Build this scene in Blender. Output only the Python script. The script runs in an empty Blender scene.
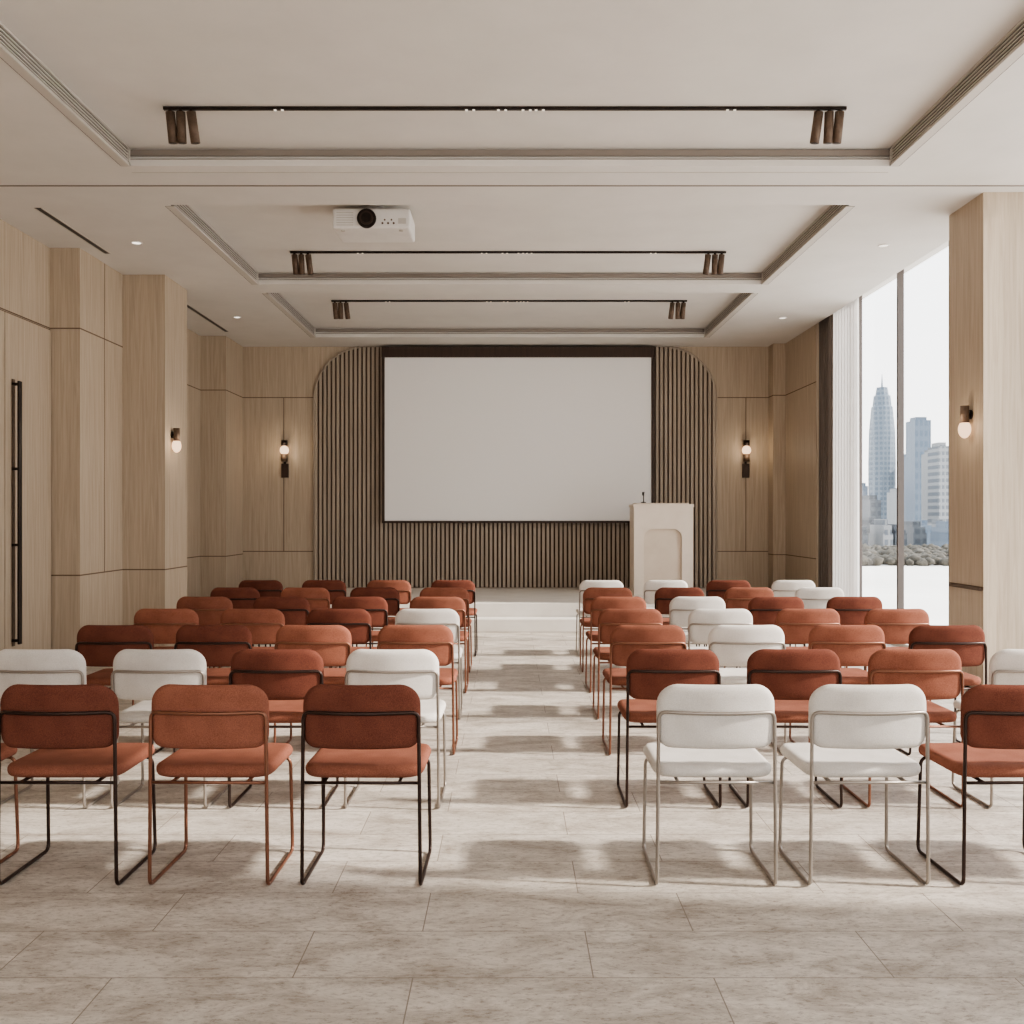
import bpy, bmesh, math, random
from mathutils import Vector, Matrix
random.seed(7)
scene = bpy.context.scene
COL = scene.collection

def lin(c):
    c = c/255.0
    return c/12.92 if c <= 0.04045 else ((c+0.055)/1.055)**2.4
def rgb(r, g, b): return (lin(r), lin(g), lin(b), 1.0)

# ------------------------------------------------------------------ materials
def base_mat(name, col, rough=0.6, metal=0.0, spec=0.5):
    m = bpy.data.materials.new(name); m.use_nodes = True
    nt = m.node_tree; b = nt.nodes['Principled BSDF']
    b.inputs['Base Color'].default_value = col
    b.inputs['Roughness'].default_value = rough
    b.inputs['Metallic'].default_value = metal
    b.inputs['Specular IOR Level'].default_value = spec
    return m, nt, b

def noise_mat(name, c1, c2, scale=(5, 5, 5), detail=6, rough=0.6, metal=0, bump=0.0, bscale=None, spec=0.4, coord='Object', lo=0.3, hi=0.7, dist=0.0):
    m, nt, b = base_mat(name, c1, rough, metal, spec)
    N, L = nt.nodes, nt.links
    tc = N.new('ShaderNodeTexCoord'); mp = N.new('ShaderNodeMapping')
    mp.inputs['Scale'].default_value = scale
    L.new(tc.outputs[coord], mp.inputs['Vector'])
    nz = N.new('ShaderNodeTexNoise'); nz.inputs['Scale'].default_value = 1.0
    nz.inputs['Detail'].default_value = detail; nz.inputs['Roughness'].default_value = 0.6
    nz.inputs['Distortion'].default_value = dist
    L.new(mp.outputs['Vector'], nz.inputs['Vector'])
    cr = N.new('ShaderNodeValToRGB')
    cr.color_ramp.elements[0].position = lo; cr.color_ramp.elements[0].color = c1
    cr.color_ramp.elements[1].position = hi; cr.color_ramp.elements[1].color = c2
    L.new(nz.outputs['Fac'], cr.inputs['Fac']); L.new(cr.outputs['Color'], b.inputs['Base Color'])
    if bump:
        bn = N.new('ShaderNodeBump'); bn.inputs['Strength'].default_value = bump
        bn.inputs['Distance'].default_value = 0.004
        if bscale:
            n2 = N.new('ShaderNodeTexNoise'); n2.inputs['Scale'].default_value = bscale
            n2.inputs['Detail'].default_value = 3
            L.new(tc.outputs[coord], n2.inputs['Vector']); L.new(n2.outputs['Fac'], bn.inputs['Height'])
        else:
            L.new(nz.outputs['Fac'], bn.inputs['Height'])
        L.new(bn.outputs['Normal'], b.inputs['Normal'])
    return m

M = {}
M['oak'] = noise_mat('oak_veneer', rgb(170, 153, 133), rgb(192, 176, 156), (34, 34, 1.3), 9, 0.55, bump=0.12, dist=0.8, lo=0.3, hi=0.68)
M['oak2'] = noise_mat('oak_slat', rgb(160, 147, 133), rgb(182, 168, 152), (30, 30, 1.2), 6, 0.6)
M['groove'] = base_mat('groove_dark', rgb(108, 90, 74), 0.8)[0]
M['slatback'] = base_mat('slat_backing', rgb(98, 82, 71), 0.9)[0]
M['plaster'] = noise_mat('ceiling_plaster', rgb(213, 208, 202), rgb(220, 215, 209), (2, 2, 2), 4, 0.85, bump=0.05, bscale=60)
M['shadow_gap'] = base_mat('shadow_gap_strip', rgb(138, 128, 120), 0.7)[0]
M['louvre'] = base_mat('louvre_paint', rgb(196, 189, 181), 0.6)[0]
M['ventdark'] = base_mat('vent_dark', rgb(58, 50, 45), 0.8)[0]
M['bronze'] = noise_mat('bronze_metal', rgb(92, 76, 64), rgb(108, 90, 76), (30, 30, 30), 3, 0.5, metal=0.3)
M['black'] = noise_mat('black_metal', rgb(38, 30, 27), rgb(50, 41, 36), (30, 30, 30), 3, 0.4, metal=0.4)
M['screen'] = base_mat('projection_fabric', rgb(248, 246, 244), 0.9, spec=0.1)[0]
M['sframe'] = noise_mat('screen_frame_wood', rgb(56, 41, 33), rgb(70, 52, 42), (20, 20, 2), 3, 0.5)
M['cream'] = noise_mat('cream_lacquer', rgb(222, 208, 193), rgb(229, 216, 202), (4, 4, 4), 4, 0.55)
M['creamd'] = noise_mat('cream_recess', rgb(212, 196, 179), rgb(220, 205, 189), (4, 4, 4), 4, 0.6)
M['white'] = noise_mat('white_plastic', rgb(222, 218, 214), rgb(228, 224, 220), (8, 8, 8), 2, 0.4)
M['stage'] = noise_mat('stage_finish', rgb(224, 218, 210), rgb(235, 230, 223), (3, 3, 3), 5, 0.5)
M['drape'] = noise_mat('dark_drape', rgb(112, 102, 95), rgb(126, 115, 107), (40, 40, 2), 3, 0.95)
M['wframe'] = base_mat('window_frame_metal', rgb(92, 84, 80), 0.4, 0.5)[0]
M['sill'] = base_mat('sill_paint', rgb(222, 216, 208), 0.6)[0]

def sheer():
    m, nt, b = base_mat('sheer_curtain', rgb(222, 219, 216), 0.9, 0, 0.1)
    t = nt.nodes.new('ShaderNodeBsdfTranslucent'); t.inputs[0].default_value = rgb(218, 215, 213)
    mx = nt.nodes.new('ShaderNodeMixShader')
    wv = nt.nodes.new('ShaderNodeTexNoise'); wv.inputs['Scale'].default_value = 300
    mr = nt.nodes.new('ShaderNodeMapRange'); mr.inputs[3].default_value = 0.2; mr.inputs[4].default_value = 0.45
    nt.links.new(wv.outputs['Fac'], mr.inputs[0]); nt.links.new(mr.outputs[0], mx.inputs[0])
    nt.links.new(b.outputs[0], mx.inputs[1]); nt.links.new(t.outputs[0], mx.inputs[2])
    nt.links.new(mx.outputs[0], nt.nodes['Material Output'].inputs[0]); return m
M['sheer'] = sheer()

def emit(name, col, s):
    m = bpy.data.materials.new(name); m.use_nodes = True
    nt = m.node_tree; nt.nodes.clear()
    e = nt.nodes.new('ShaderNodeEmission'); o = nt.nodes.new('ShaderNodeOutputMaterial')
    e.inputs[0].default_value = col; e.inputs[1].default_value = s
    nt.links.new(e.outputs[0], o.inputs[0]); return m
M['bulb'] = emit('opal_bulb', rgb(255, 214, 176), 1.8)
M['led'] = emit('led_lens', rgb(255, 244, 230), 2.0)
M['lens'] = emit('track_lens', rgb(255, 240, 220), 1.1)

def glass():
    m = bpy.data.materials.new('window_glass'); m.use_nodes = True
    nt = m.node_tree; nt.nodes.clear(); N = nt.nodes
    t = N.new('ShaderNodeBsdfTransparent'); g = N.new('ShaderNodeBsdfGlossy'); g.inputs['Roughness'].default_value = 0.02
    mx = N.new('ShaderNodeMixShader'); mx.inputs[0].default_value = 0.04; o = N.new('ShaderNodeOutputMaterial')
    nt.links.new(t.outputs[0], mx.inputs[1]); nt.links.new(g.outputs[0], mx.inputs[2]); nt.links.new(mx.outputs[0], o.inputs[0])
    return m
M['glass'] = glass()

def fabric(name, c1, c2):
    m, nt, b = base_mat(name, c1, 0.92, 0, 0.12)
    N, L = nt.nodes, nt.links
    tc = N.new('ShaderNodeTexCoord')
    nz = N.new('ShaderNodeTexNoise'); nz.inputs['Scale'].default_value = 9; nz.inputs['Detail'].default_value = 5
    L.new(tc.outputs['Object'], nz.inputs['Vector'])
    nf = N.new('ShaderNodeTexNoise'); nf.inputs['Scale'].default_value = 260; nf.inputs['Detail'].default_value = 2
    L.new(tc.outputs['Object'], nf.inputs['Vector'])
    ad = N.new('ShaderNodeMath'); ad.operation = 'MULTIPLY_ADD'; ad.inputs[1].default_value = 0.6
    L.new(nf.outputs['Fac'], ad.inputs[0])
    ml = N.new('ShaderNodeMath'); ml.operation = 'MULTIPLY'; ml.inputs[1].default_value = 0.4
    L.new(nz.outputs['Fac'], ml.inputs[0]); L.new(ml.outputs[0], ad.inputs[2])
    cr = N.new('ShaderNodeValToRGB')
    cr.color_ramp.elements[0].position = 0.36; cr.color_ramp.elements[0].color = c1
    cr.color_ramp.elements[1].position = 0.64; cr.color_ramp.elements[1].color = c2
    L.new(ad.outputs[0], cr.inputs['Fac'])
    oi = N.new('ShaderNodeObjectInfo')
    hs = N.new('ShaderNodeHueSaturation')
    mr = N.new('ShaderNodeMapRange'); mr.inputs[3].default_value = 0.88; mr.inputs[4].default_value = 1.12
    L.new(oi.outputs['Random'], mr.inputs[0]); L.new(mr.outputs[0], hs.inputs['Value'])
    L.new(cr.outputs['Color'], hs.inputs['Color']); L.new(hs.outputs['Color'], b.inputs['Base Color'])
    bn = N.new('ShaderNodeBump'); bn.inputs['Strength'].default_value = 0.35; bn.inputs['Distance'].default_value = 0.002
    L.new(nf.outputs['Fac'], bn.inputs['Height']); L.new(bn.outputs['Normal'], b.inputs['Normal'])
    return m
M['f_terra'] = fabric('terracotta_fabric', rgb(122, 77, 62), rgb(148, 98, 81))
M['f_rust'] = fabric('rust_fabric', rgb(94, 55, 45), rgb(118, 73, 60))
M['f_white'] = fabric('ivory_fabric', rgb(206, 200, 193), rgb(224, 219, 213))
M['t_copper'] = base_mat('copper_tube', rgb(130, 90, 72), 0.35, 0.6)[0]
M['t_dark'] = base_mat('dark_tube', rgb(58, 44, 39), 0.35, 0.6)[0]
M['t_light'] = base_mat('champagne_tube', rgb(154, 146, 138), 0.35, 0.6)[0]

def floor_mat():
    m, nt, b = base_mat('stone_tile', rgb(200, 190, 178), 0.55, 0, 0.3)
    N, L = nt.nodes, nt.links
    tc = N.new('ShaderNodeTexCoord'); mp = N.new('ShaderNodeMapping')
    mp.inputs['Location'].default_value = (0.31, -0.31, 0)
    L.new(tc.outputs['Object'], mp.inputs['Vector'])
    br = N.new('ShaderNodeTexBrick'); br.offset = 0.40; br.offset_frequency = 2
    br.inputs['Scale'].default_value = 1.0
    br.inputs['Brick Width'].default_value = 0.96; br.inputs['Row Height'].default_value = 0.36
    br.inputs['Mortar Size'].default_value = 0.0024; br.inputs['Mortar Smooth'].default_value = 0.2
    br.inputs['Color1'].default_value = (0.0, 0, 0, 1); br.inputs['Color2'].default_value = (1, 1, 1, 1)
    br.inputs['Mortar'].default_value = (0.5, 0.5, 0.5, 1)
    L.new(mp.outputs['Vector'], br.inputs['Vector'])
    m2 = N.new('ShaderNodeMapping'); m2.inputs['Scale'].default_value = (1.5, 3.2, 1)
    L.new(tc.outputs['Object'], m2.inputs['Vector'])
    n1 = N.new('ShaderNodeTexNoise'); n1.inputs['Scale'].default_value = 1.9; n1.inputs['Detail'].default_value = 12; n1.inputs['Roughness'].default_value = 0.78; n1.inputs['Distortion'].default_value = 0.5
    L.new(m2.outputs['Vector'], n1.inputs['Vector'])
    c1 = N.new('ShaderNodeValToRGB')
    e = c1.color_ramp.elements
    e[0].position = 0.38; e[0].color = rgb(166, 156, 145); e[1].position = 0.58; e[1].color = rgb(210, 202, 192)
    L.new(n1.outputs['Fac'], c1.inputs['Fac'])
    n2 = N.new('ShaderNodeTexNoise'); n2.inputs['Scale'].default_value = 18; n2.inputs['Detail'].default_value = 10; n2.inputs['Roughness'].default_value = 0.8
    L.new(m2.outputs['Vector'], n2.inputs['Vector'])
    c2 = N.new('ShaderNodeValToRGB'); e = c2.color_ramp.elements
    e[0].position = 0.38; e[0].color = (0.46, 0.42, 0.39, 1); e[1].position = 0.49; e[1].color = (1, 1, 1, 1)
    L.new(n2.outputs['Fac'], c2.inputs['Fac'])
    mx = N.new('ShaderNodeMixRGB'); mx.blend_type = 'MULTIPLY'; mx.inputs[0].default_value = 0.8
    L.new(c1.outputs['Color'], mx.inputs[1]); L.new(c2.outputs['Color'], mx.inputs[2])
    mt = N.new('ShaderNodeMapRange'); mt.inputs[3].default_value = 0.94; mt.inputs[4].default_value = 1.07
    L.new(br.outputs['Color'], mt.inputs[0])
    hs = N.new('ShaderNodeHueSaturation'); L.new(mt.outputs[0], hs.inputs['Value']); L.new(mx.outputs[0], hs.inputs['Color'])
    mg = N.new('ShaderNodeMixRGB'); mg.inputs[2].default_value = rgb(138, 127, 116)
    L.new(br.outputs['Fac'], mg.inputs[0]); L.new(hs.outputs['Color'], mg.inputs[1])
    L.new(mg.outputs[0], b.inputs['Base Color'])
    bn = N.new('ShaderNodeBump'); bn.inputs['Strength'].default_value = 0.25; bn.inputs['Distance'].default_value = 0.003
    L.new(n2.outputs['Fac'], bn.inputs['Height']); L.new(bn.outputs['Normal'], b.inputs['Normal'])
    return m
M['floor'] = floor_mat()

def tower_mat(name, c1, c2, sx, sz):
    m, nt, b = base_mat(name, c1, 0.5)
    N, L = nt.nodes, nt.links
    tc = N.new('ShaderNodeTexCoord'); sp = N.new('ShaderNodeSeparateXYZ'); L.new(tc.outputs['Object'], sp.inputs[0])
    def stripe(out, period, th):
        d = N.new('ShaderNodeMath'); d.operation = 'DIVIDE'; d.inputs[1].default_value = period; L.new(out, d.inputs[0])
        f = N.new('ShaderNodeMath'); f.operation = 'FRACT'; L.new(d.outputs[0], f.inputs[0])
        g = N.new('ShaderNodeMath'); g.operation = 'GREATER_THAN'; g.inputs[1].default_value = th; L.new(f.outputs[0], g.inputs[0])
        return g.outputs[0]
    a = stripe(sp.outputs['Z'], sz, 0.45); c = stripe(sp.outputs['X'], sx, 0.35)
    mu = N.new('ShaderNodeMath'); mu.operation = 'MULTIPLY'; L.new(a, mu.inputs[0]); L.new(c, mu.inputs[1])
    mx = N.new('ShaderNodeMixRGB'); mx.inputs[1].default_value = c1; mx.inputs[2].default_value = c2
    L.new(mu.outputs[0], mx.inputs[0]); L.new(mx.outputs[0], b.inputs['Base Color'])
    return m
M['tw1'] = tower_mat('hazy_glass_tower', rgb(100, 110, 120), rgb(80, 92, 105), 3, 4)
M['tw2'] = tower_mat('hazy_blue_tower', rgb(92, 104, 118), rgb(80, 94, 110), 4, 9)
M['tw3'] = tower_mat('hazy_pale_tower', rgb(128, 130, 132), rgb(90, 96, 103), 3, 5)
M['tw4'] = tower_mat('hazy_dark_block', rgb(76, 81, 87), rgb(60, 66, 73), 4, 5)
M['ground'] = noise_mat('pale_ground', rgb(210, 206, 198), rgb(226, 222, 214), (0.02, 0.02, 0.02), 4, 0.9)
M['tree'] = noise_mat('tree_foliage', rgb(48, 46, 41), rgb(96, 91, 82), (0.4, 0.4, 0.4), 5, 0.9)

# ------------------------------------------------------------------ mesh builder
class MB:
    def __init__(s): s.bm = bmesh.new(); s.m = []
    def mi(s, k):
        if k not in s.m: s.m.append(k)
        return s.m.index(k)
    def face(s, vs, k, smooth=False):
        try: f = s.bm.faces.new(vs)
        except ValueError: return
        f.material_index = s.mi(k); f.smooth = smooth
    def box(s, x0, x1, y0, y1, z0, z1, k, bev=0):
        if bev:
            return s.bbox(x0, x1, y0, y1, z0, z1, k, bev)
        co = [(x, y, z) for z in (z0, z1) for y in (y0, y1) for x in (x0, x1)]
        v = [s.bm.verts.new(c) for c in co]
        for q in ((0, 2, 3, 1), (4, 5, 7, 6), (0, 1, 5, 4), (2, 6, 7, 3), (0, 4, 6, 2), (1, 3, 7, 5)):
            s.face([v[i] for i in q], k)
        return v
    def bbox(s, x0, x1, y0, y1, z0, z1, k, bev):
        t = bmesh.new(); bmesh.ops.create_cube(t, size=1)
        for v in t.verts:
            v.co = Vector(((x0+x1)/2+v.co.x*(x1-x0), (y0+y1)/2+v.co.y*(y1-y0), (z0+z1)/2+v.co.z*(z1-z0)))
        bmesh.ops.bevel(t, geom=list(t.edges), offset=bev, segments=3, profile=0.5, affect='EDGES')
        s.merge(t, k, False)
    def merge(s, t, k, smooth):
        mp = {v: s.bm.verts.new(v.co) for v in t.verts}
        for f in t.faces: s.face([mp[v] for v in f.verts], k, smooth)
        t.free()
    def tube(s, pts, r, k, seg=8, closed=False):
        P = [Vector(p) for p in pts]; n = len(P); rings = []
        up = None
        for i in range(n):
            if closed: t = (P[(i+1) % n]-P[i-1])
            else: t = P[min(i+1, n-1)]-P[max(i-1, 0)]
            t.normalize()
            if up is None:
                up = t.orthogonal().normalized()
            up = (up - t*up.dot(t)).normalized()
            w = t.cross(up)
            rr = r[i] if isinstance(r, (list, tuple)) else r
            rings.append([s.bm.verts.new(P[i]+(up*math.cos(a)+w*math.sin(a))*rr) for a in [2*math.pi*j/seg for j in range(seg)]])
        for i in range(n if closed else n-1):
            A, B = rings[i], rings[(i+1) % n]
            off = 0
            if closed and i == n-1:
                off = min(range(seg), key=lambda o: (A[0].co-B[o].co).length)
            for j in range(seg):
                s.face([A[j], A[(j+1) % seg], B[(j+1+off) % seg], B[(j+off) % seg]], k, True)
        if not closed:
            s.face(rings[0][::-1], k); s.face(rings[-1], k)
    def cyl(s, a, b, r, k, seg=20, r2=None):
        s.tube([a, b], [r, r if r2 is None else r2], k, seg)
    def sph(s, c, r, k, sc=(1, 1, 1), sub=2, jit=0):
        t = bmesh.new(); bmesh.ops.create_icosphere(t, subdivisions=sub, radius=r)
        for v in t.verts:
            q = v.co*(1+random.uniform(-jit, jit)) if jit else v.co
            v.co = Vector((q.x*sc[0]+c[0], q.y*sc[1]+c[1], q.z*sc[2]+c[2]))
        s.merge(t, k, True)
    def pad(s, w, h, rt, rb, T, k, fn, nu=26, nv=12):
        """soft cushion: outline w x h with corner radii, thickness T; fn maps (u,v,t)->xyz"""
        us = [-w/2*math.cos(math.pi*i/nu) for i in range(nu+1)]
        ss = [-math.cos(math.pi*j/nv) for j in range(nv+1)]
        def lim(x, r, sign):
            d = w/2-abs(x)
            if d >= r: return sign*h/2
            return sign*(h/2-r+math.sqrt(max(0, r*r-(r-d)**2)))
        F = []; B = []
        for i, u in enumerate(us):
            top, bot = lim(u, rt, 1), lim(u, rb, -1); fr = []; bk = []
            for j, q in enumerate(ss):
                v = (top+bot)/2+(top-bot)/2*q
                a = min(1, (w/2-abs(u))/0.03); c = min(1, (1-abs(q))*(top-bot)/2/0.03)
                e = math.sqrt(max(0, 1-(1-a)**2))*math.sqrt(max(0, 1-(1-c)**2))
                t = T/2*(0.12+0.88*e)
                vf = s.bm.verts.new(fn(u, v, t))
                fr.append(vf); bk.append(s.bm.verts.new(fn(u, v, -t)))
            F.append(fr); B.append(bk)
        for i in range(nu):
            for j in range(nv):
                s.face([F[i][j], F[i+1][j], F[i+1][j+1], F[i][j+1]], k, True)
                s.face([B[i][j], B[i][j+1], B[i+1][j+1], B[i+1][j]], k, True)
        for i in range(nu):
            s.face([F[i][0], B[i][0], B[i+1][0], F[i+1][0]], k, True)
            s.face([F[i][nv], F[i+1][nv], B[i+1][nv], B[i][nv]], k, True)
        for j in range(nv):
            s.face([F[0][j], F[0][j+1], B[0][j+1], B[0][j]], k, True)
            s.face([F[nu][j], B[nu][j], B[nu][j+1], F[nu][j+1]], k, True)
    def mesh(s, name, fixn=True):
        if fixn: bmesh.ops.recalc_face_normals(s.bm, faces=s.bm.faces)
        me = bpy.data.meshes.new(name); s.bm.to_mesh(me); s.bm.free()
        for k in s.m: me.materials.append(M[k])
        return me
    def obj(s, name, loc=(0, 0, 0), rot=(0, 0, 0)):
        o = bpy.data.objects.new(name, s.mesh(name)); o.location = loc; o.rotation_euler = rot
        COL.objects.link(o); return o

def fillet(pts, r, seg=6, closed=False):
    P = [Vector(p) for p in pts]; n = len(P); out = []
    for i in range(n):
        if not closed and i in (0, n-1): out.append(P[i]); continue
        a, b, c = P[i-1], P[i], P[(i+1) % n]
        d1 = (a-b); d2 = (c-b); rr = min(r, d1.length*0.45, d2.length*0.45)
        if d1.normalized().dot(d2.normalized()) < -0.97: out.append(b); continue
        p, q = b+d1.normalized()*rr, b+d2.normalized()*rr
        for j in range(seg+1):
            t = j/seg; out.append(p*(1-t)**2+b*2*t*(1-t)+q*t*t)
    return out

# ------------------------------------------------------------------ dimensions
CZ = 4.16      # soffit height
TZ = 4.30      # tray height
YB = 15.8      # back wall
XL = -4.6
EYE = 1.47

# floor
b = MB(); b.box(-4.9, 4.62, -3.2, YB+0.1, -0.15, 0, 'floor'); b.obj('floor')

# ceiling
b = MB()
b.box(-4.9, -2.93, -3.2, YB+0.2, CZ, TZ, 'plaster')
b.box(2.93, 4.27, -3.2, YB+0.2, CZ, TZ, 'plaster')
for y0, y1 in ((-3.2, -2.0), (7.7, 8.62), (11.6, 12.0), (15.0, YB+0.2)):
    b.box(-2.93, 2.93, y0, y1, CZ, TZ, 'plaster')
b.box(-4.9, 4.27, -3.2, YB+0.2, TZ, TZ+0.12, 'plaster')
b.box(4.27, 4.75, -3.2, YB+0.2, TZ+0.1, TZ+0.22, 'plaster')
b.box(4.25, 4.27, -3.2, YB+0.2, TZ+0.1, TZ+0.22, 'plaster')
b.obj('ceiling')

# ceiling trims
b = MB()
for yb in (7.7, 11.6, 15.0):
    b.box(-2.925, 2.925, yb-0.02, yb-0.001, 4.245, 4.290, 'shadow_gap')  # proud dark strip, its colour painting the shade of a shadow gap
    b.box(-2.93, 2.93, yb-0.035, yb-0.001, CZ, CZ+0.05, 'plaster')
    b.box(-2.93, 2.93, yb-0.018, yb-0.001, CZ+0.05, CZ+0.062, 'shadow_gap')
for yb in (8.62, 12.0):
    b.box(-2.93, 2.93, yb+0.001, yb+0.02, 4.245, 4.285, 'shadow_gap')
b.box(-4.55, 4.27, 8.105, 8.13, CZ-0.004, CZ, 'shadow_gap')
b.box(-2.95, 2.95, 7.80, 7.81, CZ-0.003, CZ, 'louvre')
b.obj('trim_1')

def vent(x, sgn, y0, y1):
    b = MB()
    b.box(min(x, x+sgn*0.006), max(x, x+sgn*0.006), y0, y1, 4.165, 4.297, 'ventdark')
    xa, xb = sorted((x+sgn*0.004, x+sgn*0.022))
    for z in (4.161, 4.284): b.box(xa, xb, y0, y1, z, z+0.013, 'louvre')
    for y in (y0, y1-0.02): b.box(xa, xb, y, y+0.02, 4.161, 4.297, 'louvre')
    xa, xb = sorted((x+sgn*0.006, x+sgn*0.016))
    for i in range(4):
        z = 4.190+i*0.0235
        b.box(xa, xb, y0, y1, z, z+0.008, 'louvre')
    xa, xb = sorted((x+sgn*0.022, x-sgn*0.045))
    b.box(xa, xb, y0, y1, CZ-0.006, CZ-0.0005, 'louvre')
    xa, xb = sorted((x-sgn*0.045, x-sgn*0.052))
    b.box(xa, xb, y0, y1, CZ-0.003, CZ-0.0005, 'ventdark')
    b.obj('ceiling_air_vent')
for y0, y1 in ((-1.9, 7.66), (8.65, 11.56), (12.03, 14.96)):
    vent(-2.93, 1, y0, y1); vent(2.93, -1, y0, y1)

# track lights
def track(y, xa, xb):
    b = MB(); z = TZ
    b.box(xa, xb, y-0.012, y+0.012, z-0.022, z-0.001, 'black')
    for s, xe in ((-1, xa+0.045), (1, xb-0.045)):
        for i in range(3):
            x = xe-s*i*0.072
            b.cyl((x, y, z-0.02), (x, y, z-0.05), 0.014, 'black', 10)
            tilt = (0.012, 0.0, 0.022)[i]*(-s)
            dirv = Vector((tilt, 0.03, -0.205))
            a = Vector((x, y, z-0.035)); e = a+dirv
            b.cyl(a, e, 0.032, 'bronze', 20)
            b.cyl(e, e+dirv.normalized()*0.002, 0.026, 'black', 16)
    for x in (-1.62, -0.30, -0.08, 0.09, 0.18, 1.50):
        for q in (0, 0.05):
            b.cyl((x+q, y-0.004, z-0.022), (x+q, y-0.004, z-0.026), 0.010, 'lens', 12)
    b.obj('track_light')
track(6.90, -2.39, 2.32); track(10.65, -2.34, 2.30); track(13.05, -2.33, 2.31)

# small ceiling fixtures
for x, y in ((-3.66, 9.8), (-3.67, 13.45), (3.70, 9.9), (3.68, 13.5), (-3.66, 5.5), (3.7, 5.5)):
    b = MB()
    b.tube([(x+0.05*math.cos(a), y+0.05*math.sin(a), CZ-0.003) for a in [i*math.pi/10 for i in range(20)]], 0.007, 'white', 6, True)
    b.cyl((x, y, CZ-0.001), (x, y, CZ-0.003), 0.045, 'led', 20)
    b.obj('recessed_downlight')
for y0, y1 in ((8.7, 10.2), (12.6, 14.5), (4.0, 6.2)):
    b = MB(); b.box(-4.13, -4.08, y0, y1, CZ-0.004, CZ-0.0005, 'black')
    b.box(-4.14, -4.13, y0, y1, CZ-0.006, CZ-0.0005, 'louvre'); b.box(-4.08, -4.07, y0, y1, CZ-0.006, CZ-0.0005, 'louvre')
    b.obj('linear_slot_diffuser')

# ------------------------------------------------------------------ walls
ZG, ZL = 3.35, 0.88
G = 0.013
b = MB()
b.box(-4.9, XL, -3.2, YB+0.1, 0, CZ, 'oak')
b.box(XL, -4.3, 10.0, 11.1, 0, CZ, 'oak')
b.box(XL, -3.83, 11.1, 11.86, 0, CZ, 'oak')
b.box(XL, -4.22, 14.86, YB, 0, CZ, 'oak')
def gx(x, y0, y1, z):
    b.box(x-0.002, x+0.0015, y0, y1, z, z+G, 'groove')
def gy(x0, x1, y, z):
    b.box(x0, x1, y-0.0015, y+0.002, z, z+G, 'groove')
for z in (ZG, ZL):
    gx(XL, 0, 8.0, z); gx(-4.3, 10.0, 11.1, z); gx(XL, 11.86, 14.86, z); gx(-4.22, 14.86, YB, z)
    gy(XL, -4.3, 10.0, z); gy(XL, -4.22, 14.86, z)
gx(-3.83, 11.1, 11.86, ZL); gy(-4.3, -3.83, 11.1, ZL)
gx(XL, 8.0, 10.0, ZG)
for x, y, z0 in ((XL, 6.9, 0), (XL, 13.4, 0), (-4.3, 10.6, ZL)):
    b.box(x-0.002, x+0.0015, y, y+G, z0, ZG, 'groove')
b.box(-4.3, -4.2985, 10.6, 10.6+G, ZG, CZ, 'groove')
b.obj('wall_left')

# double door in left wall
b = MB()
for y0, y1, yh in ((8.12, 9.06, 8.78), (9.075, 9.985, 9.20)):
    b.box(XL+0.001, XL+0.02, y0, y1, 0.01, 3.33, 'oak')
    hx = XL+0.09
    b.box(hx-0.010, hx+0.010, yh-0.028, yh+0.028, 0.30, 2.72, 'black', bev=0.004)
    b.box(XL+0.02, XL+0.028, yh-0.01, yh+0.04, 0.28, 2.74, 'bronze')
    for z in (0.32, 1.2, 1.9, 2.68):
        b.box(XL+0.02, hx, yh-0.012, yh+0.02, z, z+0.025, 'black')
b.box(XL+0.0005, XL+0.004, 8.10, 10.0, 0.0, 3.345, 'groove')
b.obj('door_1')

# back wall
b = MB()
b.box(-4.9, 4.75, YB, YB+0.2, 0, CZ, 'oak')
def ggy(x0, x1, z): b.box(x0, x1, YB-0.0015, YB, z, z+G, 'groove')
for z in (ZG, ZL+0.04):
    ggy(-4.22, -3.1, z); ggy(3.28, 4.1, z)
for x in (-3.58, 3.72):
    b.box(x, x+G, YB-0.0015, YB, ZL+0.04, ZG, 'groove')
b.obj('wall_back')

# arched slat feature
SX0, SX1, R = -3.09, 3.25, 0.82
def arch(x):
    d = min(x-SX0, SX1-x)
    if d >= R: return CZ-0.005
    return CZ-0.005-R+math.sqrt(max(0, R*R-(R-d)**2))
b = MB()
N_ = 120; xs = [SX0+(SX1-SX0)*(0.5-0.5*math.cos(math.pi*i/N_)) for i in range(N_+1)]
fr = [b.bm.verts.new((x, YB-0.012, arch(x))) for x in xs]; fb = [b.bm.verts.new((x, YB-0.012, 0.36)) for x in xs]
for i in range(N_): b.face([fb[i], fb[i+1], fr[i+1], fr[i]], 'slatback')
n = 92; p = (SX1-SX0)/n
for i in range(n):
    x0 = SX0+p*(i+0.2); x1 = x0+p*0.6
    t0, t1 = arch(x0), arch(x1)
    v = b.box(x0, x1, YB-0.045, YB-0.01, 0.36, 1, 'oak2')
    for vv in v:
        if vv.co.z > 0.9: vv.co.z = t0 if abs(vv.co.x-x0) < 1e-5 else t1
pts = [(SX0, YB-0.025, 0.36)]+[(x, YB-0.025, arch(x)) for x in xs if arch(x) < CZ-0.01 and x < 0]
b.tube(pts, 0.018, 'oak2', 6)
pts = [(x, YB-0.025, arch(x)) for x in xs if arch(x) < CZ-0.01 and x > 0]+[(SX1, YB-0.025, 0.36)]
b.tube(pts, 0.018, 'oak2', 6)
b.obj('slatted_wall_panel')

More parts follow.
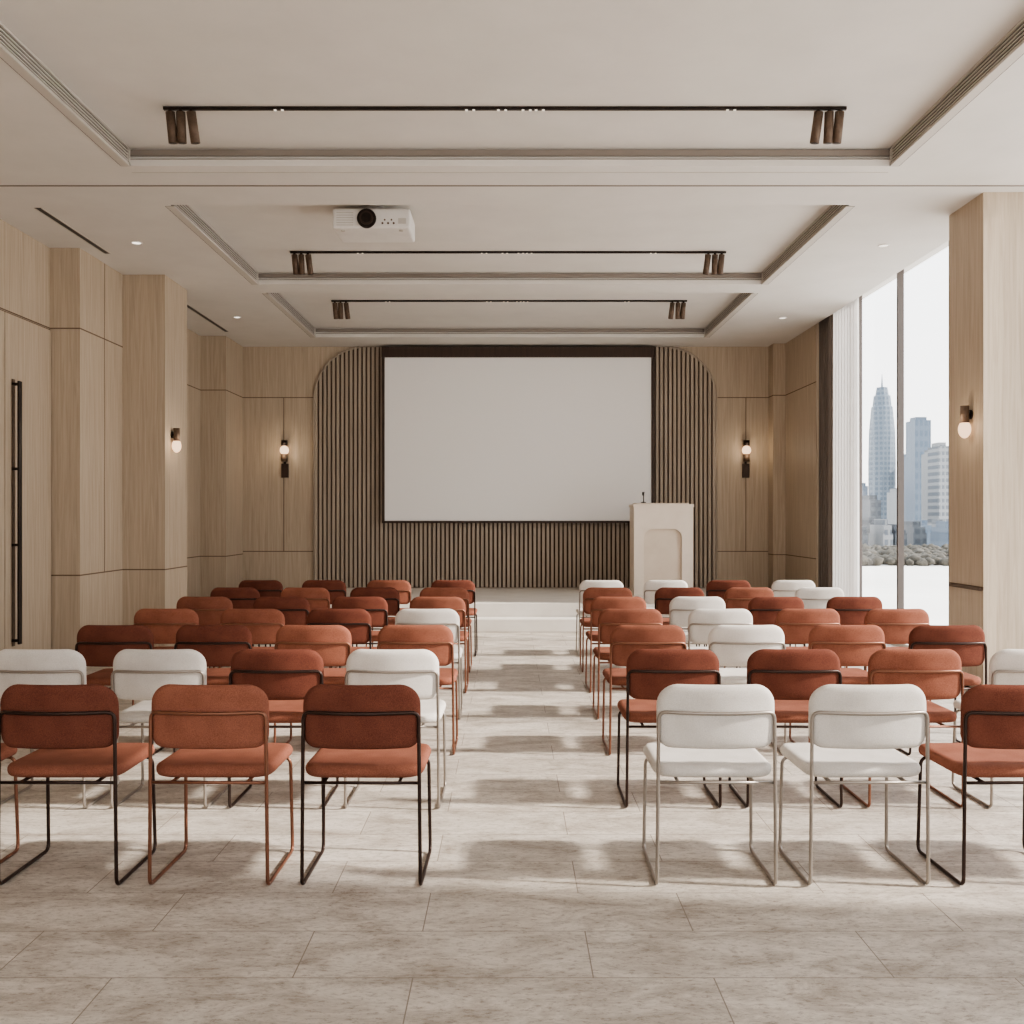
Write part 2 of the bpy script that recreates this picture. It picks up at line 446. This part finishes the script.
# right wall
b = MB()
b.box(4.27, 4.75, 13.95, YB, 0, TZ+0.1, 'oak')
b.box(4.08, 4.27, 15.5, YB, 0, CZ, 'oak')
b.box(3.92, 4.75, 8.28, 8.93, 0, CZ, 'oak')
b.box(4.0, 4.75, 1.4, 3.3, 0, CZ, 'oak')
b.box(4.27, 4.75, -3.2, -2.4, 0, CZ, 'oak')
for z in (ZG, ZL):
    b.box(4.2685, 4.272, 13.95, 15.5, z, z+G, 'groove')
    b.box(4.08, 4.27, 15.4985, 15.502, z, z+G, 'groove')
    b.box(4.0785, 4.082, 15.5, YB, z, z+G, 'groove')
b.box(3.9185, 3.922, 8.28, 8.93, ZL-0.02, ZL+0.01, 'groove')
b.box(3.905, 3.92, 8.30, 8.90, ZL-0.025, ZL+0.0, 'bronze')
b.obj('wall_right')

# rear wall behind camera with a wide window opening, unseen, added for fill light
b = MB()
b.box(-4.9, -4.0, -3.3, -3.1, 0, CZ, 'oak'); b.box(4.0, 4.75, -3.3, -3.1, 0, CZ, 'oak')
b.box(-4.0, 4.0, -3.3, -3.1, 3.5, CZ, 'oak'); b.box(-4.0, 4.0, -3.3, -3.1, 0, 0.9, 'oak')
b.obj('wall_rear')

# windows
XW = 4.45
def window(name, y0, y1, ms):
    b = MB()
    for y in ms: b.box(XW-0.035, XW+0.035, y-0.018, y+0.018, 0.05, TZ+0.08, 'wframe')
    b.box(XW-0.04, XW+0.04, y0, y1, 0.0, 0.05, 'sill'); b.box(XW-0.04, XW+0.04, y0, y1, TZ+0.06, TZ+0.1, 'sill')
    for y in (y0+0.02, y1-0.02): b.box(XW-0.04, XW+0.04, y-0.03, y+0.03, 0.05, TZ+0.08, 'sill')
    b.box(XW-0.004, XW+0.004, y0, y1, 0.05, TZ+0.06, 'glass')
    b.obj(name)
window('window_1', 8.93, 13.95, (10.05, 11.4, 12.75))
window('window_2', 3.3, 8.28, (4.95, 6.6))
window('window_3', -2.4, 1.4, (-0.5,))

# curtains
def curtain(name, y0, y1, x, amp, waves, k, z1):
    b = MB(); n = waves*12; cols = []
    for i in range(n+1):
        t = i/n; y = y0+(y1-y0)*t; ph = t*waves*2*math.pi
        cols.append([b.bm.verts.new((x+amp*math.sin(ph)*(1-0.25*(q/8)), y+0.012*math.sin(ph*2), 0.02+(z1-0.02)*q/8)) for q in range(9)])
    for i in range(n):
        for q in range(8):
            b.face([cols[i][q], cols[i+1][q], cols[i+1][q+1], cols[i][q+1]], k, True)
    return b.obj(name)
curtain('sheer_curtain', 12.5, 13.40, 4.345, 0.035, 8, 'sheer', TZ+0.09)
o = curtain('blackout_curtain', 13.42, 13.93, 4.33, 0.04, 5, 'drape', TZ+0.09)
md = o.modifiers.new('th', 'SOLIDIFY'); md.thickness = 0.004

# projection screen
b = MB(); ys = YB-0.16
x0, x1, z0, z1 = -1.96, 2.21, 1.41, 3.965
b.box(x0, x1, ys, ys+0.02, z0, z1, 'screen')
b.box(x0-0.045, x1+0.045, ys-0.04, YB-0.047, z1, CZ-0.03, 'sframe')
b.box(x0-0.04, x0, ys-0.02, YB-0.047, z0, z1, 'sframe'); b.box(x1, x1+0.04, ys-0.02, YB-0.047, z0, z1, 'sframe')
b.box(x0-0.04, x1+0.04, ys-0.03, YB-0.047, z0-0.035, z0, 'sframe')
b.obj('projection_screen')

# stage
b = MB()
b.box(-3.6, 3.75, 13.05, YB-0.004, 0.001, 0.35, 'stage', bev=0.012)
b.box(-3.6, 3.75, 12.75, 13.04, 0.001, 0.17, 'stage', bev=0.01)
b.obj('stage_platform')

# lectern
b = MB()
W = 0.42; H = 1.26
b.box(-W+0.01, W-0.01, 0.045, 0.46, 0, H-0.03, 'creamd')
ox0, ox1, oz, rr = -0.28, 0.26, 0.95, 0.13
b.box(-W, ox0, -0.01, 0.08, 0, H, 'cream'); b.box(ox1, W, -0.01, 0.08, 0, H, 'cream')
def az(x):
    d = min(x-ox0, ox1-x)
    return oz if d >= rr else oz-rr+math.sqrt(max(0, rr*rr-(rr-d)**2))
nn = 40
xx = [ox0+(ox1-ox0)*(0.5-0.5*math.cos(math.pi*i/nn)) for i in range(nn+1)]
for i in range(nn):
    v = b.box(xx[i], xx[i+1], -0.01, 0.08, 0.5, H, 'cream')
    for vv in v:
        if vv.co.z < 0.6: vv.co.z = az(vv.co.x)
b.box(-W, -W+0.03, 0.08, 0.5, 0, H, 'cream'); b.box(W-0.03, W, 0.08, 0.5, 0, H, 'cream')
b.box(-W-0.01, W+0.01, -0.02, 0.52, H, H+0.04, 'cream')
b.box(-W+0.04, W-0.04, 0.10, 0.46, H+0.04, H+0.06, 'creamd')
b.cyl((-0.25, 0.25, H+0.04), (-0.25, 0.25, H+0.075), 0.035, 'black')
b.tube([(-0.25, 0.25, H+0.06), (-0.25, 0.25, H+0.15), (-0.245, 0.27, H+0.2), (-0.23, 0.32, H+0.22)], 0.007, 'black', 8)
b.cyl((-0.26, 0.25, H+0.17), (-0.26, 0.25, H+0.22), 0.012, 'black', 12)
b.obj('lectern', (2.18, 14.2, 0.351))

# projector
b = MB()
b.box(-0.345, 0.345, 0, 0.48, -0.12, 0.06, 'white', bev=0.02)
b.cyl((-0.04, 0.01, -0.035), (-0.04, -0.02, -0.035), 0.085, 'black', 32)
b.cyl((-0.04, -0.018, -0.035), (-0.04, -0.035, -0.035), 0.06, 'sframe', 32)
b.cyl((-0.04, -0.034, -0.035), (-0.04, -0.038, -0.035), 0.045, 'black', 32)
for x in (0.10, 0.15, 0.20): b.cyl((x, 0.002, -0.075), (x, -0.004, -0.075), 0.010, 'bronze', 12)
for x in (0.12, 0.18): b.cyl((x, 0.002, -0.045), (x, -0.004, -0.045), 0.008, 'bronze', 12)
for i in range(6): b.box(-0.31, -0.16, -0.003, 0.003, -0.095+i*0.022, -0.088+i*0.022, 'louvre')
b.box(0.24, 0.31, -0.003, 0.003, -0.08, -0.03, 'louvre')
for x in (-0.26, 0.26): b.cyl((x, 0.06, -0.12), (x, 0.06, -0.13), 0.02, 'louvre', 12)
b.cyl((0, 0.24, 0.055), (0, 0.24, 0.14), 0.035, 'white')
b.cyl((0, 0.24, 0.125), (0, 0.24, 0.139), 0.09, 'white')
b.obj('ceiling_projector', (-1.235, 8.9, 4.16))

# sconces
def sconce(loc, rot, long):
    b = MB()   # local: wall behind at y=0, projecting to -y
    if long:
        b.cyl((0, -0.07, 0.06), (0, -0.07, 0.145), 0.05, 'black', 20)
        b.sph((0, -0.07, -0.01), 0.07, 'bulb', (1, 1, 1.05), 3)
        b.cyl((0, -0.07, -0.07), (0, -0.07, -0.19), 0.05, 'bronze', 20)
        b.box(-0.018, 0.018, -0.02, 0, -0.42, 0.12, 'black', bev=0.004)
        b.box(-0.055, 0.055, -0.045, -0.005, -0.44, -0.22, 'sframe', bev=0.006)
        b.box(-0.012, 0.012, -0.07, 0, -0.17, -0.13, 'black')
        b.box(-0.012, 0.012, -0.07, 0, 0.10, 0.13, 'black')
    else:
        b.cyl((0, -0.055, 0.0), (0, -0.055, 0.145), 0.036, 'bronze', 20)
        b.sph((0, -0.055, -0.055), 0.056, 'bulb', (0.92, 0.92, 1.35), 3)
        b.cyl((0, -0.055, 0.07), (0, -0.0, 0.07), 0.012, 'black', 10)
        b.cyl((0, -0.012, 0.07), (0, 0, 0.07), 0.04, 'black', 20)
    so_ = b.obj('wall_sconce', loc, rot)
    l = bpy.data.lights.new('sconce_glow', 'POINT'); l.energy = 2.2; l.color = (1, 0.82, 0.62); l.shadow_soft_size = 0.07
    lo = bpy.data.objects.new('glow_light', l); COL.objects.link(lo)
    lo.parent = so_; lo.location = (0, -0.22, -0.02)
sconce((-3.55, YB-0.001, 2.53), (0, 0, 0), True)
sconce((3.72, YB-0.001, 2.53), (0, 0, 0), True)
sconce((-3.829, 11.32, 2.33), (0, 0, math.pi/2), False)
sconce((3.919, 8.50, 2.27), (0, 0, -math.pi/2), False)

# ------------------------------------------------------------------ chairs
def yc(x): return -0.225+0.8*x*x
def chair_mesh(name, kb, ks, kt):
    b = MB(); r = 0.0076
    b.pad(0.468, 0.255, 0.085, 0.055, 0.046, kb, lambda u, v, t: (u, yc(u)-t+(-0.04*(v)), 0.680+v), 30, 14)
    b.pad(0.485, 0.46, 0.08, 0.10, 0.050, ks, lambda u, v, t: (u, 0.035+v, 0.452+t-0.10*max(0, v-0.15)**2*8), 30, 20)
    half = [(0.12, 0.205, 0.42), (0.230, 0.205, 0.42), (0.235, 0.225, r), (0.235, -0.205, r)]
    top = [(0.229, yc(0.229)-0.026, 0.697)]
    cross = [(x, yc(x)-0.032, 0.699) for x in (0.16, 0.10, 0.05, 0, -0.05, -0.10, -0.16)]
    pts = half+top+cross+[(-x, y, z) for x, y, z in (half+top)[::-1]]
    b.tube(fillet(pts, 0.035, 6, True), r, kt, 8, True)
    b.tube([(-0.231, -0.2, 0.415), (0.231, -0.2, 0.415)], r*0.9, kt, 8)
    for s in (-1, 1): b.tube([(s*0.15, -0.2, 0.415), (s*0.15, 0.205, 0.42)], r*0.9, kt, 8)
    return b.mesh(name)
CM = {'t': chair_mesh('chair_terracotta', 'f_terra', 'f_terra', 't_copper'),
      'd': chair_mesh('chair_rust', 'f_rust', 'f_terra', 't_dark'),
      'w': chair_mesh('chair_ivory', 'f_white', 'f_white', 't_light')}
LC = ['tdtd', 'wwdw', 'ddtt', 'ttdw', 'tddt', 'dtdt', 'ddtd']
RC = ['wwdt', 'ddtw', 'twtd', 'twtt', 'twdd', 'tdtw', 'wwdw']
for k in range(7):
    d = 3.97+1.09*k-(0.03 if k == 1 else 0); sp_ = (0.602, 0.594, 0.618, 0.635, 0.65, 0.66, 0.672)[k]
    l0 = (-0.587, -0.583, -0.585, -0.595, -0.60, -0.61, -0.605)[k]
    r0 = (0.822, 0.820, 0.842, 0.88, 0.905, 0.93, 0.96)[k]
    rs = (0.603, 0.610, 0.615, 0.640, 0.655, 0.665, 0.672)[k]
    LX = [l0-sp_*(3-i) for i in range(4)]
    RX = [r0+rs*i for i in range(4)]
    for X, C in ((LX, LC), (RX, RC)):
        for x, c in zip(X, C[k]):
            o = bpy.data.objects.new('conference_chair', CM[c]); COL.objects.link(o)
            j = 0.004 if k == 0 else 0.008
            o.location = (x+random.uniform(-j, j), d+0.2+random.uniform(-j, j), 0.0005)
            o.rotation_euler = (0, 0, random.uniform(-0.015, 0.015))

# ------------------------------------------------------------------ exterior
GZ = -15
b = MB(); b.box(30, 3000, -1500, 3000, GZ-1, GZ, 'ground'); b.obj('ground_outside')
def bx(name, px0, px1, ytop, d, k, dep=20):
    x0 = (px0-510)/1000*d; x1 = (px1-510)/1000*d; zt = EYE+(517-ytop)/1000*d
    b = MB(); w = (x1-x0)
    b.box(-w/2, w/2, 0, dep, 0, zt-GZ, k)
    b.box(-w*0.35, w*0.35, dep*0.2, dep*0.8, zt-GZ, zt-GZ+3, k)
    b.box(-w/2-0.5, w/2+0.5, -0.5, dep+0.5, 0, 8, k)
    b.obj(name, ((x0+x1)/2, d, GZ))
D = 800; b = MB(); xc = (882-510)/1000*D
prof = [(0, 10.4), (60, 10.4), (85, 10.0), (104, 8.4), (105, 7.4), (113, 6.6), (114, 5.2), (120, 4.2), (120.5, 0.8), (131, 0.15)]
rings = []
for z, r in prof:
    rings.append([b.bm.verts.new((r*math.cos(a+z*0.004), r*math.sin(a+z*0.004), z)) for a in [i*math.pi/6 for i in range(12)]])
for A, B2 in zip(rings, rings[1:]):
    for j in range(12): b.face([A[j], A[(j+1) % 12], B2[(j+1) % 12], B2[j]], 'tw1')
b.face(rings[-1], 'tw1')
b.obj('skyscraper', (xc, D, GZ))
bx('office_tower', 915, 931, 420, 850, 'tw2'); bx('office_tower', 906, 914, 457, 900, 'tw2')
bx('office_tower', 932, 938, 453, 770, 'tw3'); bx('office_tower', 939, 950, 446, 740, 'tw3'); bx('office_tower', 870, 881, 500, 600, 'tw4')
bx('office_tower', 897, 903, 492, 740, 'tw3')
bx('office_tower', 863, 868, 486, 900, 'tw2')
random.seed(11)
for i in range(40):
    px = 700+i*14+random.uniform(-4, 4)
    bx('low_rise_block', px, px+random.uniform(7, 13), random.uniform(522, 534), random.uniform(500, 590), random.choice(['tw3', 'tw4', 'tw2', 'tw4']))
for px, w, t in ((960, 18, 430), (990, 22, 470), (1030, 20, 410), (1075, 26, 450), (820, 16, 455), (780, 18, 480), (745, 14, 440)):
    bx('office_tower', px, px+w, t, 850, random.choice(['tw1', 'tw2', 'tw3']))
b = MB()
for i in range(1500):
    d = random.uniform(335, 490); r = random.uniform(0.22, 0.6)
    s_ = random.uniform(0.7, 2.0)
    b.sph((r*d, d, GZ+s_*0.8), s_, 'tree', (1.4, 1.2, random.uniform(0.8, 1.4)), 1, 0.2)
b.obj('tree_line')

# ------------------------------------------------------------------ light
w = bpy.data.worlds.new('sky'); scene.world = w; w.use_nodes = True
nt = w.node_tree; N, L = nt.nodes, nt.links
bg = N['Background']
tc = N.new('ShaderNodeTexCoord'); sp = N.new('ShaderNodeSeparateXYZ'); L.new(tc.outputs['Generated'], sp.inputs[0])
cr = N.new('ShaderNodeValToRGB'); e = cr.color_ramp.elements
e[0].position = 0.0; e[0].color = (0.98, 0.96, 0.93, 1); e[1].position = 0.6; e[1].color = (0.85, 0.92, 1.0, 1)
L.new(sp.outputs['Z'], cr.inputs['Fac']); L.new(cr.outputs['Color'], bg.inputs['Color'])
bg.inputs['Strength'].default_value = 3.2

sun = bpy.data.lights.new('sun', 'SUN'); sun.energy = 7.5; sun.angle = math.radians(3); sun.color = (1, 0.93, 0.85)
so = bpy.data.objects.new('sun', sun); COL.objects.link(so)
so.rotation_euler = Vector((-0.84, 0.12, -0.50)).to_track_quat('-Z', 'Y').to_euler()
so.location = (20, 0, 15)

def portal(loc, sx, sy, direction):
    l = bpy.data.lights.new('window_portal', 'AREA'); l.shape = 'RECTANGLE'; l.size = sx; l.size_y = sy
    l.cycles.is_portal = True
    o = bpy.data.objects.new('window_portal', l); COL.objects.link(o); o.location = loc
    o.rotation_euler = Vector(direction).to_track_quat('-Z', 'Z').to_euler()
portal((4.55, 11.44, 2.2), 5.0, 4.4, (-1, 0, 0))
portal((4.55, 5.8, 2.2), 5.0, 4.4, (-1, 0, 0))
portal((4.55, -0.5, 2.2), 3.8, 4.4, (-1, 0, 0))
portal((0, -3.2, 2.2), 8.0, 2.6, (0, 1, 0))  # samples sky through the added rear opening

# ------------------------------------------------------------------ camera
cam = bpy.data.cameras.new('camera'); co = bpy.data.objects.new('camera', cam); COL.objects.link(co)
co.location = (0, 0, EYE); co.rotation_euler = (math.radians(90), 0, 0)
cam.sensor_width = 36; cam.lens = 36*1000/1024
cam.shift_x = 2/1024; cam.shift_y = 5/1024
cam.clip_end = 5000; cam.clip_start = 0.05
scene.camera = co
scene.view_settings.view_transform = 'AgX'
scene.view_settings.look = 'AgX - Medium High Contrast'
scene.view_settings.exposure = 0.15
